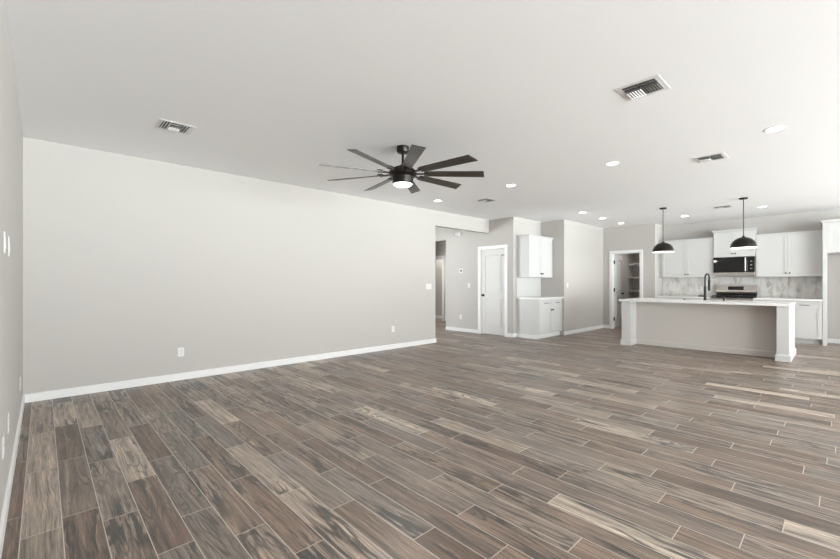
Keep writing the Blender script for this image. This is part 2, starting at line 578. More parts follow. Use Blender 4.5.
m = MB(); m.box(8.95, 4.62, 0, 9.07, 5.11, CEIL)
struct(m.build('wall_niche', 'wall'))
m = MB(); m.box(8.95, 4.50, 0, 11.32, 4.62, CEIL)
struct(m.build('wall_far_left', 'wall'), 'greige wall between bar niche and pantry')
PY0, PY1, PH = 3.568, 4.258, 2.03        # pantry opening
m = MB()
m.box(11.2, 3.22, 0, 11.32, PY0, CEIL); m.box(11.2, PY0, PH, 11.32, PY1, CEIL); m.box(11.2, PY1, 0, 11.32, 4.5, CEIL)
struct(m.build('wall_pantry', 'wall'), 'greige wall around the open pantry door')
m = MB(); m.box(11.32, 3.22, 0, 13.22, 3.34, CEIL)
struct(m.build('wall_kitchen_return', 'wall'))
lw = ADDED_WINDOW
m = MB(); m.box(11.8, Y_WIN - .12, 0, 11.92, lw[0], CEIL); m.box(11.8, lw[1], 0, 11.92, 3.22, CEIL); m.box(11.8, lw[0], lw[3], 11.92, lw[1], CEIL)
struct(m.build('wall_kitchen', 'wall'), 'kitchen wall behind the white cabinets')
m = MB(); m.box(11.32, 4.37, 0, 13.22, 4.49, CEIL); m.box(13.1, 3.34, 0, 13.22, 4.37, CEIL)
struct(m.build('wall_pantry_inside', 'wall'))
# hall surroundings
m = MB(); m.box(4.4, 10.03, 0, 13.3, 10.15, CEIL); m.box(4.4, 5.91, 0, 4.52, 7.0, CEIL); m.box(4.4, 7.0, 2.3, 4.52, 8.4, CEIL); m.box(4.4, 8.4, 0, 4.52, 10.03, CEIL); m.box(13.18, 4.5, 0, 13.3, 10.03, CEIL)
struct(m.build('wall_hall_outer', 'wall'))
m = MB(); m.box(7.87, 7.07, 0, 10.6, 7.19, CEIL)
struct(m.build('wall_corridor_right', 'wall'))
CY0, CY1, CH = 8.98, 9.75, 2.04
m = MB(); m.box(9.5, 7.19, 0, 9.62, CY0, CEIL); m.box(9.5, CY0, CH, 9.62, CY1, CEIL); m.box(9.5, CY1, 0, 9.62, 10.03, CEIL)
struct(m.build('wall_corridor_end', 'wall'))
m = MB(); m.box(10.1, 7.19, 0, 10.22, 10.03, CEIL)
struct(m.build('wall_corridor_room', 'wall'))
# window wall
m = MB()
x = X_LEFT
for (x0, x1, z0, z1) in WINDOWS:
    m.box(x, Y_WIN - .12, 0, x0, Y_WIN, CEIL)
    m.box(x0, Y_WIN - .12, z1, x1, Y_WIN, CEIL)
    if z0 > 0: m.box(x0, Y_WIN - .12, 0, x1, Y_WIN, z0)
    x = x1
m.box(x, Y_WIN - .12, 0, 11.8, Y_WIN, CEIL)
struct(m.build('wall_right', 'wall'))
for i, (x0, x1, z0, z1) in enumerate(WINDOWS):
    w = bpy.data.objects.new('window_%d' % (i + 1), None)
    COL.objects.link(w); w.location = ((x0 + x1) / 2, Y_WIN - .06, z0)
    struct(w)
    f = MB()
    t = 0.05
    f.box(x0, Y_WIN - .10, z0, x0 + t, Y_WIN - .02, z1); f.box(x1 - t, Y_WIN - .10, z0, x1, Y_WIN - .02, z1)
    f.box(x0 + t, Y_WIN - .10, z1 - t, x1 - t, Y_WIN - .02, z1); f.box(x0 + t, Y_WIN - .10, z0, x1 - t, Y_WIN - .02, z0 + t)
    xm = (x0 + x1) / 2
    f.box(xm - t / 2, Y_WIN - .10, z0 + t, xm + t / 2, Y_WIN - .02, z1 - t)
    f.build('frame', 'trim', w)
    g = MB()
    g.box(x0 + t, Y_WIN - .063, z0 + t, xm - t / 2, Y_WIN - .057, z1 - t); g.box(xm + t / 2, Y_WIN - .063, z0 + t, x1 - t, Y_WIN - .057, z1 - t)
    g.build('pane', 'glass', w)

w = bpy.data.objects.new('window_5', None)  # added glazing, never in view, lights the hall wall
COL.objects.link(w); w.location = (4.46, 7.7, 0)
struct(w)
f = MB(); t = .06
f.box(4.42, 7.0, 0, 4.50, 7.0 + t, 2.3); f.box(4.42, 8.4 - t, 0, 4.50, 8.4, 2.3)
f.box(4.42, 7.0 + t, 0, 4.50, 8.4 - t, t); f.box(4.42, 7.0 + t, 2.3 - t, 4.50, 8.4 - t, 2.3)
f.build('frame', 'trim', w)
f = MB(); f.box(4.457, 7.06, .06, 4.463, 8.34, 2.24); f.build('pane', 'glass', w)
w = bpy.data.objects.new('window_4', None)  # added out of view to throw light on the left wall
COL.objects.link(w); w.location = (11.86, (lw[0] + lw[1]) / 2, lw[2])
struct(w)
f = MB(); t = .05
xa, xb = 11.82, 11.90
f.box(xa, lw[0], lw[2], xb, lw[0] + t, lw[3]); f.box(xa, lw[1] - t, lw[2], xb, lw[1], lw[3])
f.box(xa, lw[0] + t, lw[2], xb, lw[1] - t, lw[2] + t); f.box(xa, lw[0] + t, lw[3] - t, xb, lw[1] - t, lw[3])
f.build('frame', 'trim', w)
f = MB(); f.box(11.857, lw[0] + t, lw[2] + t, 11.863, lw[1] - t, lw[3] - t); f.build('pane', 'glass', w)

# baseboards: profile with eased top
def baseboard(name, segs, h=0.088, t=0.014):
    m = MB()
    for facing, plane, u0, u1 in segs:
        mm = plane_T(facing, plane)
        m.T = mm
        m.prism([(u0, 0, 0), (u0, 0, t), (u0, h - 0.012, t), (u0, h - 0.003, t * 0.6), (u0, h, 0)], (u1 - u0, 0, 0))
    struct(m.build(name, 'trim'))
CW = 0.07       # casing width
baseboard('baseboard_left', [('+X', X_LEFT, Y_WIN, Y_BACK - .014)])
baseboard('baseboard_back', [('-Y', Y_BACK, X_LEFT, 5.92), ('+X', 5.92, Y_BACK - .014, Y_BACK + .12)])
baseboard('baseboard_hall', [('-X', 7.75, -7.19, -(DY1 + CW)), ('-X', 7.75, -(DY0 - CW), -5.11), ('-Y', 5.11, 7.736, 7.872)])
baseboard('baseboard_far_left', [('-Y', 4.50, 8.936, 11.2)])
baseboard('baseboard_pantry', [('-X', 11.2, -4.486, -(PY1 + CW)), ('-X', 11.2, -(PY0 - CW), -3.22)])
baseboard('baseboard_pantry_inside', [('-Y', 4.37, 11.32, 13.1), ('-X', 13.1, -4.356, -3.34)])
baseboard('baseboard_kitchen', [('-X', 11.8, -0.188, 2.3)])
baseboard('baseboard_corridor', [('-X', 9.5, -(CY0 - .18), -7.19), ('-X', 10.1, -10.03, -7.19)])

# door casings, doors
def casing(parent, plane, y0, y1, h, cw=CW, wall=0.12):
    """white flat casing round an opening in a wall facing -X, plus the jamb lining"""
    m = MB()
    t = 0.018
    m.box(plane - t, y0 - cw, 0, plane, y0, h + cw, .003); m.box(plane - t, y1, 0, plane, y1 + cw, h + cw, .003)
    m.box(plane - t, y0, h, plane, y1, h + cw, .003)
    m.build('casing', 'trim', parent)
    m = MB()
    j = 0.012
    m.box(plane - .002, y0, 0, plane + wall, y0 + j, h); m.box(plane - .002, y1 - j, 0, plane + wall, y1, h)
    m.box(plane - .002, y0 + j, h - j, plane + wall, y1 - j, h)
    m.build('jamb', 'trim', parent)

def panel_leaf(T, w, h, thick=0.035):
    """two-panel door leaf with an arched top panel, standing in local u (0..w), v (0..h), n out; moulded on both sides"""
    m = MB(T)
    m.box(0, 0.012, -thick, w, h, 0)
    mg = 0.115 * w / 0.71
    def arch(u0, u1, v0, v1, rise, n):
        pts = [(u0, v0), (u1, v0), (u1, v1 - rise)]
        for k in range(1, 12):
            a = k / 12
            pts.append((u1 + (u0 - u1) * a, v1 - rise + rise * math.sin(math.pi * a) ** 0.8))
        pts.append((u0, v1 - rise))
        return [(p[0], p[1], n) for p in pts]
    for n, s in ((0.0, 1), (-thick, -1)):
        for (v0, v1, rise) in ((0.22, 0.86, 0.0), (1.02, h - 0.125, 0.05)):
            out = arch(mg, w - mg, v0, v1, rise, n) if rise else [(mg, v0, n), (w - mg, v0, n), (w - mg, v1, n), (mg, v1, n)]
            m.tube(out, 0.014, 6, closed=True)
            i = 0.035
            inn = arch(mg + i, w - mg - i, v0 + i, v1 - i, rise, n) if rise else [(mg + i, v0 + i, n), (w - mg - i, v0 + i, n), (w - mg - i, v1 - i, n), (mg + i, v1 - i, n)]
            m.prism(inn, (0, 0, 0.005 * s))
    return m

def door_knob(parent, T, u, v, thick=0.035):
    m = MB(T)
    for n, s in ((0, 1), (-thick, -1)):
        prof = [(0.032, 0), (0.032, 0.006), (0.012, 0.010), (0.012, 0.030), (0.024, 0.036), (0.028, 0.048), (0.024, 0.060), (0, 0.063)]
        m.lathe([(r, n + s * q) for r, q in prof], 20, 'Z', (u, v, 0))
    k = m.build('door_knob', 'black', parent, smooth=True)
    k['label'] = 'black round door knob'

# closed hall door
d = bpy.data.objects.new('door_1', None); COL.objects.link(d); d.location = (7.75, (DY0 + DY1) / 2, 0)
struct(d, 'closed white two-panel door with arched top panel in the hall wall')
casing(d, 7.75, DY0, DY1, DH)
T = Matrix.Translation((7.778, DY1 - .016, 0)) @ Matrix(((0, 0, -1, 0), (-1, 0, 0, 0), (0, 1, 0, 0), (0, 0, 0, 1)))
w1 = DY1 - DY0 - .032
panel_leaf(T, w1, DH - .018).build('leaf', 'door', d)
door_knob(d, T, 0.055, 0.94)
for z in (0.24, 1.05, 1.83):
    m = MB()
    m.cyl((7.768, DY0 + .016, z - .05), (7.768, DY0 + .016, z + .05), 0.010, 10)
    m.box(7.772, DY0 + .012, z - .045, 7.782, DY0 + .030, z + .045)
    if z > 1.5:      # hinge-pin door stop
        m.cyl((7.768, DY0 + .016, z + .055), (7.735, DY0 + .075, z + .055), 0.007, 10)
        m.lathe([(0.012, -.008), (0.012, .008)], 10, 'X', (7.735, DY0 + .075, z + .055))
    m.build('hinge', 'black', d, smooth=True)

# pantry door, swung open into the pantry
d = bpy.data.objects.new('door_2', None); COL.objects.link(d); d.location = (11.2, (PY0 + PY1) / 2, 0)
struct(d, 'white pantry door standing open inside its cased opening')
casing(d, 11.2, PY0, PY1, PH)
ang = math.radians(3.5)
hx, hy = 11.315, PY1 - .018
ud = Vector((math.cos(ang), math.sin(ang), 0)); nd = Vector((math.sin(ang), -math.cos(ang), 0))
T = Matrix(((ud.x, 0, nd.x, hx), (ud.y, 0, nd.y, hy), (0, 1, 0, 0), (0, 0, 0, 1)))
w2 = PY1 - PY0 - .03
panel_leaf(T, w2, PH - .02).build('leaf', 'door', d)
door_knob(d, T, w2 - .06, 0.94)
for z in (0.26, 1.05, 1.80):
    m = MB()
    m.cyl((11.305, PY1 - .020, z - .05), (11.305, PY1 - .020, z + .05), 0.012, 10)
    m.box(11.262, PY1 - .018, z - .048, 11.305, PY1 - .010, z + .048)
    m.build('hinge', 'black', d, smooth=True)

# cased doorway at the corridor's end
d = bpy.data.objects.new('door_3', None); COL.objects.link(d); d.location = (9.5, (CY0 + CY1) / 2, 0)
struct(d, 'white cased opening seen at the end of the corridor')
casing(d, 9.5, CY0, CY1, CH, 0.09)

# ------------------------------------------------------------------ kitchen
def crown(m, x0, y0, x1, y1, z, h=0.05, out=0.035, open_back='+X'):
    """flared crown on a cabinet: front and two sides flare outward"""
    if open_back == '+X':
        b = [(x0, y0), (x1, y0), (x1, y1), (x0, y1)]
        t = [(x0 - out, y0 - out), (x1, y0 - out), (x1, y1 + out), (x0 - out, y1 + out)]
    else:   # back at +Y
        b = [(x0, y0), (x1, y0), (x1, y1), (x0, y1)]
        t = [(x0 - out, y0 - out), (x1 + out, y0 - out), (x1 + out, y1), (x0 - out, y1)]
    lv = [(b, z), (t, z + h * 0.75), (t, z + h)]
    rings = [[m._v((p[0], p[1], zz)) for p in ring] for ring, zz in lv]
    m.bm.faces.new(rings[0][::-1]); m.bm.faces.new(rings[-1])
    for A, B in zip(rings, rings[1:]):
        for k in range(4):
            m.bm.faces.new((A[k], A[(k + 1) % 4], B[(k + 1) % 4], B[k]))

G = 0.003
def upper_cabinet(label, x_face, y0, y1, z0, z1, knob_dv=0.075, x_back=11.785, trim=None, crowned=False, group='white upper cabinets on the kitchen wall', c_out=.035, crown_h=.05):
    """wall cabinet facing -X with two shaker doors"""
    t = thing('upper_cabinet', ((x_face + x_back) / 2, (y0 + y1) / 2, z0), label, 'cabinet', group)
    xf = x_face + 0.02
    m = MB(); m.box(xf, y0, z0, x_back, y1, z1); m.build('body', 'cabinet', t)
    ym = (y0 + y1) / 2
    for (a, b_, s) in ((ym + G / 2, y1 - G, -1), (y0 + G, ym - G / 2, 1)):
        dd = shaker('-X', xf, -b_, -a, z0 + G, z1 - G).build('door', 'cabinet', t)
        yk = a + .03 if s < 0 else b_ - .03
        knob('-X', xf, -yk, z0 + knob_dv, dd)
    m = MB()
    if crowned: crown(m, x_face, y0, x_back, y1, z1, crown_h, c_out)
    else: m.box(x_face - .008, y0, z1, x_back, y1, z1 + .02, .003)
    m.build('crown', 'cabinet', t)
    return t
upper_cabinet('white two-door wall cabinet left of the microwave, behind the left pendant', 11.45, 2.06, 3.135, 1.372, 2.29)
upper_cabinet('white two-door wall cabinet right of the microwave, beside the tall end panel', 11.45, 0.252, 1.296, 1.372, 2.29)
upper_cabinet('short raised white cabinet with crown directly above the microwave', 11.42, 1.30, 2.056, 1.832, 2.405, crowned=True)

m = MB(); m.box(11.49, 3.136, 1.372, 11.785, 3.218, 2.29)
tag(m.build('cabinet_filler', 'cabinet'), 'narrow white filler strip between the left wall cabinet and the return wall', 'filler strip')
# over-fridge cabinet with tall side panels
t = thing('refrigerator_cabinet', (11.5, -0.28, 0), 'tall white refrigerator surround at the right edge with cabinet over an empty bay', 'cabinet')
m = MB(); m.box(11.22, -0.75, 1.83, 11.785, 0.188, 2.42); m.build('body', 'cabinet', t)
for (a, b_) in ((-0.28 + G / 2, 0.186), (-0.748, -0.28 - G / 2)):
    dd = shaker('-X', 11.22, -b_, -a, 1.83 + G, 2.417).build('door', 'cabinet', t)
    knob('-X', 11.22, -(a + .03 if a > -.5 else b_ - .03), 1.905, dd)
for (a, b_) in ((0.188, 0.250), (-0.812, -0.75)):
    m = MB(); m.box(11.2, a, 0, 11.785, b_, 2.42, .002); m.build('side_panel', 'cabinet', t)
m = MB(); crown(m, 11.2, -0.812, 11.785, 0.25, 2.42, .055, .03); m.build('crown', 'cabinet', t)

def base_cabinet(label, y0, y1, hidden=False):
    t = thing('base_cabinet', (11.5, (y0 + y1) / 2, 0), label, 'cabinet', 'white base cabinets under the kitchen worktops')
    xf = 11.22
    m = MB(); m.box(xf, y0, 0.105, 11.79, y1, 0.872); m.build('body', 'cabinet', t)
    m = MB(); m.box(xf + .075, y0, 0, 11.79, y1, 0.105); m.build('toe_kick', 'cabinet', t)
    dr = shaker('-X', xf, -(y1 - G), -(y0 + G), .715, .862, .035).build('drawer', 'cabinet', t)
    bar_pull('-X', xf, -(y0 + y1) / 2, .788, dr, .15)
    dd = shaker('-X', xf, -(y1 - G), -(y0 + G), .112, .708, .065).build('door', 'cabinet', t)
    knob('-X', xf, -(y1 - .03), .64, dd)
    return t
base_cabinet('white base cabinet with one drawer and door beside the tall end panel', 0.254, 0.765)
base_cabinet('white base cabinet between range and end cabinet, mostly behind the island', 0.766, 1.292)
base_cabinet('white base cabinet just left of the range, hidden behind the island', 2.068, 2.64)
base_cabinet('white base cabinet by the left return wall, hidden behind the island', 2.641, 3.215)
for (y0, y1, lab) in ((0.252, 1.294, 'white kitchen worktop right of the range'), (2.066, 3.218, 'white kitchen worktop left of the range')):
    m = MB(); m.box(11.17, y0, .873, 11.798, y1, .908, .003)
    tag(m.build('countertop', 'quartz'), lab, 'countertop', 'kitchen worktops')
m = MB(); m.box(11.788, 0.254, .909, 11.8, 3.215, 1.371)
m.box(11.788, 1.301, 1.371, 11.8, 2.055, 1.396)
struct(m.build('trim_1', 'marble'), 'grey-veined marble tile backsplash')

# range
t = thing('kitchen_range', (11.45, 1.68, 0), 'stainless steel gas range with black grates between the worktops', 'range')
ry0, ry1 = 1.30, 2.06
m = MB(); m.box(11.16, ry0, .03, 11.78, ry1, .905, .004); m.build('body', 'steel', t)
m = MB(); m.box(11.13, ry0 + .005, .17, 11.158, ry1 - .005, .74, .004)
od = m.build('oven_door', 'steel', t)
m = MB(); m.box(11.124, ry0 + .1, .28, 11.131, ry1 - .1, .60); m.build('window', 'black_glass', od)
m = MB(); m.cyl((11.085, ry0 + .05, .70), (11.085, ry1 - .05, .70), .011, 12)
for yy in (ry0 + .08, ry1 - .08): m.cyl((11.085, yy, .70), (11.131, yy, .70), .008, 10)
m.build('handle', 'steel', od, smooth=True)
m = MB(); m.box(11.13, ry0 + .005, .04, 11.158, ry1 - .005, .16, .004); m.build('drawer', 'steel', t)
for k in range(5):
    m = MB(); m.lathe([(0.024, 0), (0.022, -.028), (0, -.030)], 16, 'X', (11.159, ry0 + .10 + k * .14, .82)); m.build('knob', 'steel', t, smooth=True)
m = MB(); m.box(11.14, ry0, .906, 11.70, ry1, .922, .004); m.build('cooktop', 'black_glass', t)
for k in range(3):
    a = ry0 + .02 + k * .242
    b_ = a + .234
    m = MB()
    zb, zt = .934, .954
    for yy in (a, b_ - .014): m.box(11.17, yy, zb, 11.66, yy + .014, zt)
    for xx in (11.17, 11.40, 11.646): m.box(xx, a, zb, xx + .014, b_, zt)
    ymid = (a + b_) / 2
    m.box(11.20, ymid - .006, zb, 11.64, ymid + .006, zt + .003)
    for xx in (11.29, 11.53): m.box(xx - .006, a + .02, zb, xx + .006, b_ - .02, zt + .003)
    for xx in (11.17, 11.646):
        for yy in (a, b_ - .014): m.box(xx, yy, .922, xx + .014, yy + .014, zb)
    m.build('grate', 'iron', t)
for xx in (11.29, 11.53):
    for yy in (ry0 + .14, ry1 - .14):
        m = MB(); m.lathe([(0.045, .922), (0.045, .932), (0.03, .940), (0, .941)], 20, 'Z', (xx, yy, 0)); m.build('burner', 'iron', t, smooth=True)
m = MB()      # control back guard: leans back, dark vent gap under it
m.prism([(11.70, ry0, 1.03), (11.735, ry0, 1.19), (11.78, ry0, 1.195), (11.78, ry0, .99), (11.71, ry0, .99)], (0, ry1 - ry0, 0))
bg = m.build('back_guard', 'steel', t)
m = MB(); m.box(11.715, ry0 + .01, .922, 11.78, ry1 - .01, .99); m.build('rear_vent', 'black_glass', t)
def guard_x(z): return 11.70 + (z - 1.03) * .035 / .16
m = MB()
za, zb = 1.075, 1.155
m.prism([(guard_x(za) - .003, 1.54, za), (guard_x(zb) - .003, 1.54, zb), (guard_x(zb) + .004, 1.54, zb), (guard_x(za) + .004, 1.54, za)], (0, .29, 0))
m.build('display', 'black_glass', bg)
for yy in (1.34, 1.40, 1.96, 2.02):
    m = MB(); m.lathe([(0.017, 0.006), (0.016, -.018), (0, -.020)], 14, 'X', (guard_x(1.11), yy, 1.11)); m.build('knob', 'steel', bg, smooth=True)

# microwave
t = thing('microwave', (11.6, 1.678, 1.396), 'black and stainless over-range microwave under the short raised cabinet', 'microwave')
my0, my1 = 1.302, 2.054
m = MB(); m.box(11.43, my0, 1.40, 11.79, my1, 1.829); m.build('body', 'steel', t)
m = MB(); m.box(11.40, my0 + .135, 1.478, 11.429, my1 - .002, 1.826, .004)
md = m.build('door', 'black_glass', t)
m = MB(); m.tube([(11.40, my0 + .165, 1.495), (11.368, my0 + .165, 1.515), (11.368, my0 + .165, 1.79), (11.40, my0 + .165, 1.81)], .013, 12)
m.build('handle', 'steel', md, smooth=True)
m = MB(); m.box(11.403, my0 + .002, 1.478, 11.429, my0 + .132, 1.826, .004)
cp = m.build('control_panel', 'black_glass', t)
for r_ in range(3):
    m = MB(); m.box(11.4005, my0 + .05, 1.55 + r_ * .08, 11.4035, my0 + .085, 1.568 + r_ * .08); m.build('button', 'steel', cp)
m = MB(); m.box(11.40, my0 + .002, 1.399, 11.429, my1 - .002, 1.476, .003); m.build('vent_strip', 'steel', t)

# island
t = thing('kitchen_island', (9.0, 1.81, 0), 'long pale grey kitchen island with square end legs under white worktop', 'kitchen island')
m = MB(); m.box(8.80, .706, 0, 8.83, 2.874, .870); m.box(9.53, .706, 0, 9.56, 2.874, .870); m.box(8.83, .706, 0, 9.53, 2.874, .03)
m.build('body', 'island', t)
m = MB(); m.T = plane_T('-X', 8.80)
m.prism([(-2.874, 0, 0), (-2.874, 0, .014), (-2.874, .085, .014), (-2.874, .10, .006), (-2.874, .10, 0)], (2.168, 0, 0))
m.build('baseboard', 'island', t)
for (a, b_) in ((2.875, 3.04), (0.555, 0.705)):
    m = MB()
    m.box(8.468, a, 0, 9.56, b_, .870, .003)
    lg = m.build('leg', 'cabinet', t)
    m = MB()
    e_ = .018
    lo, hi = a - e_, b_ + e_
    p = [(8.468 - e_, lo), (9.56, lo), (9.56, hi), (8.468 - e_, hi)]
    q = [(8.466, a - .002), (9.56, a - .002), (9.56, b_ + .002), (8.466, b_ + .002)]
    # moulding stops at the panel between the legs
    p2 = [(8.468 - e_, lo), (8.79, lo), (8.79, hi), (8.468 - e_, hi)]
    rings = [[m._v((x_, y_, z_)) for x_, y_ in ring] for ring, z_ in ((p, 0), (p, .09), (q, .108))]
    m.bm.faces.new(rings[0][::-1]); m.bm.faces.new(rings[2])
    for A, B in zip(rings, rings[1:]):
        for k in range(4): m.bm.faces.new((A[k], A[(k + 1) % 4], B[(k + 1) % 4], B[k]))
    m.build('base_moulding', 'cabinet', lg)
# island worktop with a sink cut-out
SX0, SX1, SY0, SY1 = 9.26, 9.50, 1.62, 2.30
m = MB()
def slab(a0, b0, a1, b1): m.box(a0, b0, .872, a1, b1, .908)
CX0, CX1, CYa, CYb = 8.43, 9.60, .546, 3.072
slab(CX0, CYa, SX0, CYb); slab(SX1, CYa, CX1, CYb); slab(SX0, CYa, SX1, SY0); slab(SX0, SY1, SX1, CYb)
bmesh.ops.remove_doubles(m.bm, verts=m.bm.verts[:], dist=1e-5)
tag(m.build('countertop', 'quartz'), 'long white island worktop with the black faucet on it', 'countertop')
m = MB()
th = .003
m.box(SX0 + .002, SY0 + .002, .700, SX1 - .002, SY1 - .002, .703)
m.box(SX0 + .002, SY0 + .002, .703, SX0 + .005, SY1 - .002, .900); m.box(SX1 - .005, SY0 + .002, .703, SX1 - .002, SY1 - .002, .900)
m.box(SX0 + .005, SY0 + .002, .703, SX1 - .005, SY0 + .005, .900); m.box(SX0 + .005, SY1 - .005, .703, SX1 - .005, SY1 - .002, .900)
tag(m.build('sink', 'steel'), 'stainless undermount sink sunk in the island worktop behind the faucet', 'sink')
# faucet
fx, fy = 9.215, 1.79
t = thing('kitchen_faucet', (fx, fy, .908), 'tall matte black pull-down faucet with side lever on island worktop', 'faucet')
m = MB(); m.lathe([(0.030, .908), (0.030, .916), (0.023, .922), (0.022, 1.16), (0.016, 1.18)], 20, 'Z', (fx, fy, 0)); m.build('body', 'black', t, smooth=True)
m = MB()
R_ = .075
pts = [(fx, fy, 1.15), (fx, fy, 1.25), (fx, fy, 1.335)]
dirx, diry = 0.968, -0.25            # the spout reaches away from the room, over the sink
for k in range(1, 13):
    a = math.pi * k / 12
    pts.append((fx + dirx * R_ * (1 - math.cos(a)), fy + diry * R_ * (1 - math.cos(a)), 1.335 + R_ * math.sin(a)))
ex, ey = fx + dirx * 2 * R_, fy + diry * 2 * R_
pts.append((ex, ey, 1.27))
m.tube(pts, .015, 12); m.build('spout', 'black', t, smooth=True)
m = MB(); m.lathe([(0.016, 1.30), (0.021, 1.29), (0.022, 1.12), (0.018, 1.085), (0.013, 1.083)], 16, 'Z', (ex, ey, 0)); m.build('spray_head', 'black', t, smooth=True)
m = MB(); m.cyl((fx, fy + .01, .985), (fx, fy + .11, .985), .013, 12); m.build('lever', 'black', t, smooth=True)
# soap pump and air switch
t = thing('soap_dispenser', (9.215, 1.50, .908), 'short black soap pump on island worktop right of the faucet', 'soap dispenser')
m = MB(); m.lathe([(0.02, .908), (0.02, .914), (0.013, .918), (0.011, .965), (0.015, .968), (0.015, .982), (0, .984)], 16, 'Z', (9.215, 1.50, 0)); m.build('pump', 'black', t, smooth=True)
m = MB(); m.tube([(9.215, 1.50, .974), (9.235, 1.525, .976), (9.25, 1.545, .966)], .006, 10); m.build('nozzle', 'black', t, smooth=True)
m = MB(); m.lathe([(0.022, .908), (0.022, .913), (0.014, .916), (0.014, .921), (0, .922)], 16, 'Z', (9.22, 2.13, 0))
tag(m.build('sink_air_switch', 'black', smooth=True), 'tiny flat black button on island worktop left of the faucet', 'button')

# ------------------------------------------------------------------ dry bar in the niche
bx0, bx1 = 7.875, 8.945
t = thing('bar_base_cabinet', ((bx0 + bx1) / 2, 4.82, 0), 'white bar base cabinet with two drawers and two doors in the niche', 'cabinet')
m = MB(); m.box(bx0, 4.545, .10, bx1, 5.105, .872); m.box(bx0, 4.615, 0, bx1 - .002, 5.105, .10)
m.build('body', 'cabinet', t)
m = MB(); m.box(bx0 - .006, 4.60, 0, bx1 - .004, 4.615, .095); m.box(bx0 - .012, 4.60, 0, bx0, 5.09, .085, .002); m.build('toe_kick', 'trim', t)
xm = (bx0 + bx1) / 2
for (a, b_, s) in ((bx0 + G, xm - G / 2, 1), (xm + G / 2, bx1 - .03, -1)):
    dr = shaker('-Y', 4.545, a, b_, .715, .862, .035).build('drawer', 'cabinet', t)
    bar_pull('-Y', 4.545, (a + b_) / 2, .788, dr, .16)
    dd = shaker('-Y', 4.545, a, b_, .112, .708, .06).build('door', 'cabinet', t)
    knob('-Y', 4.545, (b_ - .035) if s > 0 else (a + .035), .63, dd, .017)
m = MB(); m.box(bx0 - .02, 4.50, .873, bx1 + .003, 5.108, .908, .003)
tag(m.build('countertop', 'quartz'), 'short white worktop of the bar cabinet in the niche', 'countertop')
m = MB(); m.box(bx0 - .01, 5.100, .909, bx1 + .003, 5.110, 1.365)
struct(m.build('trim_2', 'cabinet'), 'white splash panel between the bar cabinets')
t = thing('bar_wall_cabinet', ((bx0 + bx1) / 2, 4.95, 1.365), 'white two-door wall cabinet hung above the bar worktop', 'cabinet')
m = MB(); m.box(bx0, 4.80, 1.366, bx1, 5.108, 2.29); m.build('body', 'cabinet', t)
for (a, b_, s) in ((bx0 + G, xm - G / 2, 1), (xm + G / 2, bx1 - .03, -1)):
    dd = shaker('-Y', 4.80, a, b_, 1.369, 2.287, .06).build('door', 'cabinet', t)
    knob('-Y', 4.80, (b_ - .035) if s > 0 else (a + .035), 1.45, dd, .017)
m = MB(); crown(m, bx0, 4.781, bx1, 5.108, 2.285, .035, .018, '+Y'); m.build('crown', 'cabinet', t)

# ------------------------------------------------------------------ pantry shelves
PX = 12.70
for i, z in enumerate((2.19, 1.80, 1.415, 1.02, .62)):
    m = MB(); m.box(PX, 3.342, z - .02, 13.098, 4.368, z, .002)
    m.box(PX + .02, 4.350, z - .06, 13.098, 4.368, z - .02); m.box(13.08, 3.342, z - .06, 13.098, 4.35, z - .02)
    tag(m.build('pantry_shelf', 'trim'),
        ['topmost white pantry shelf, close under the door head', 'second white pantry shelf from the top', 'third white pantry shelf from the top',
         'fourth white pantry shelf from the top, just above the door knob height', 'lowest white pantry shelf, below the island worktop level'][i], 'shelf', 'white pantry shelves')

# ------------------------------------------------------------------ ceiling fixtures
# ceiling fan
fx, fy = 2.89, 3.33
t = thing('ceiling_fan', (fx, fy, CEIL), 'dark bronze nine-blade ceiling fan with lit round lamp', 'ceiling fan')
m = MB(); m.lathe([(0.068, CEIL), (0.068, 2.69), (0.058, 2.672), (0.02, 2.665)], 32, 'Z', (fx, fy, 0)); m.build('canopy', 'bronze', t, smooth=True)
m = MB(); m.cyl((fx, fy, 2.67), (fx, fy, 2.52), .014, 16); m.build('downrod', 'bronze', t, smooth=True)
m = MB(); m.lathe([(0.022, 2.545), (0.034, 2.535), (0.036, 2.515), (0.10, 2.508), (0.122, 2.495), (0.126, 2.478), (0.15, 2.470), (0.156, 2.455), (0.156, 2.43), (0.140, 2.412), (0.118, 2.405), (0.112, 2.335), (0.104, 2.327)], 40, 'Z', (fx, fy, 0))
m.build('motor_housing', 'bronze', t, smooth=True)
m = MB(); m.lathe([(0.103, 2.335), (0.102, 2.325), (0.085, 2.310), (0.05, 2.302), (0, 2.300)], 32, 'Z', (fx, fy, 0)); m.build('lamp_lens', 'fan_lens', t, smooth=True)
def fan_blade():
    bm = MB()
    r0, r1, n = .235, .915, 14
    top, bot = [], []
    for side in (1, -1):
        pass
    rows = []
    for k in range(n + 1):
        f = k / n
        r_ = r0 + (r1 - r0) * f
        hw = .052 + .012 * f
        if k == 0: hw = .040
        rows.append((r_, hw))
    pitch = math.radians(13)
    def P(r_, s, z): # s across, tilted about the blade's length
        return (r_, s * math.cos(pitch) + z * math.sin(pitch), -s * math.sin(pitch) + z * math.cos(pitch))
    vt = []
    for k, (r_, hw) in enumerate(rows):
        cut = .030 if k == n else 0.0          # slanted tip
        vt.append([bm._v(P(r_ - cut, -hw, .004)), bm._v(P(r_, hw, .004)), bm._v(P(r_, hw, -.004)), bm._v(P(r_ - cut, -hw, -.004))])
    for A, B in zip(vt, vt[1:]):
        for q in range(4): bm.bm.faces.new((A[q], A[(q + 1) % 4], B[(q + 1) % 4], B[q]))
    bm.bm.faces.new(vt[0]); bm.bm.faces.new(vt[-1][::-1])
    return bm
bl0 = fan_blade().build('blade', 'blade', origin=(0, 0, 0))
bl0.parent = t
arm = MB()
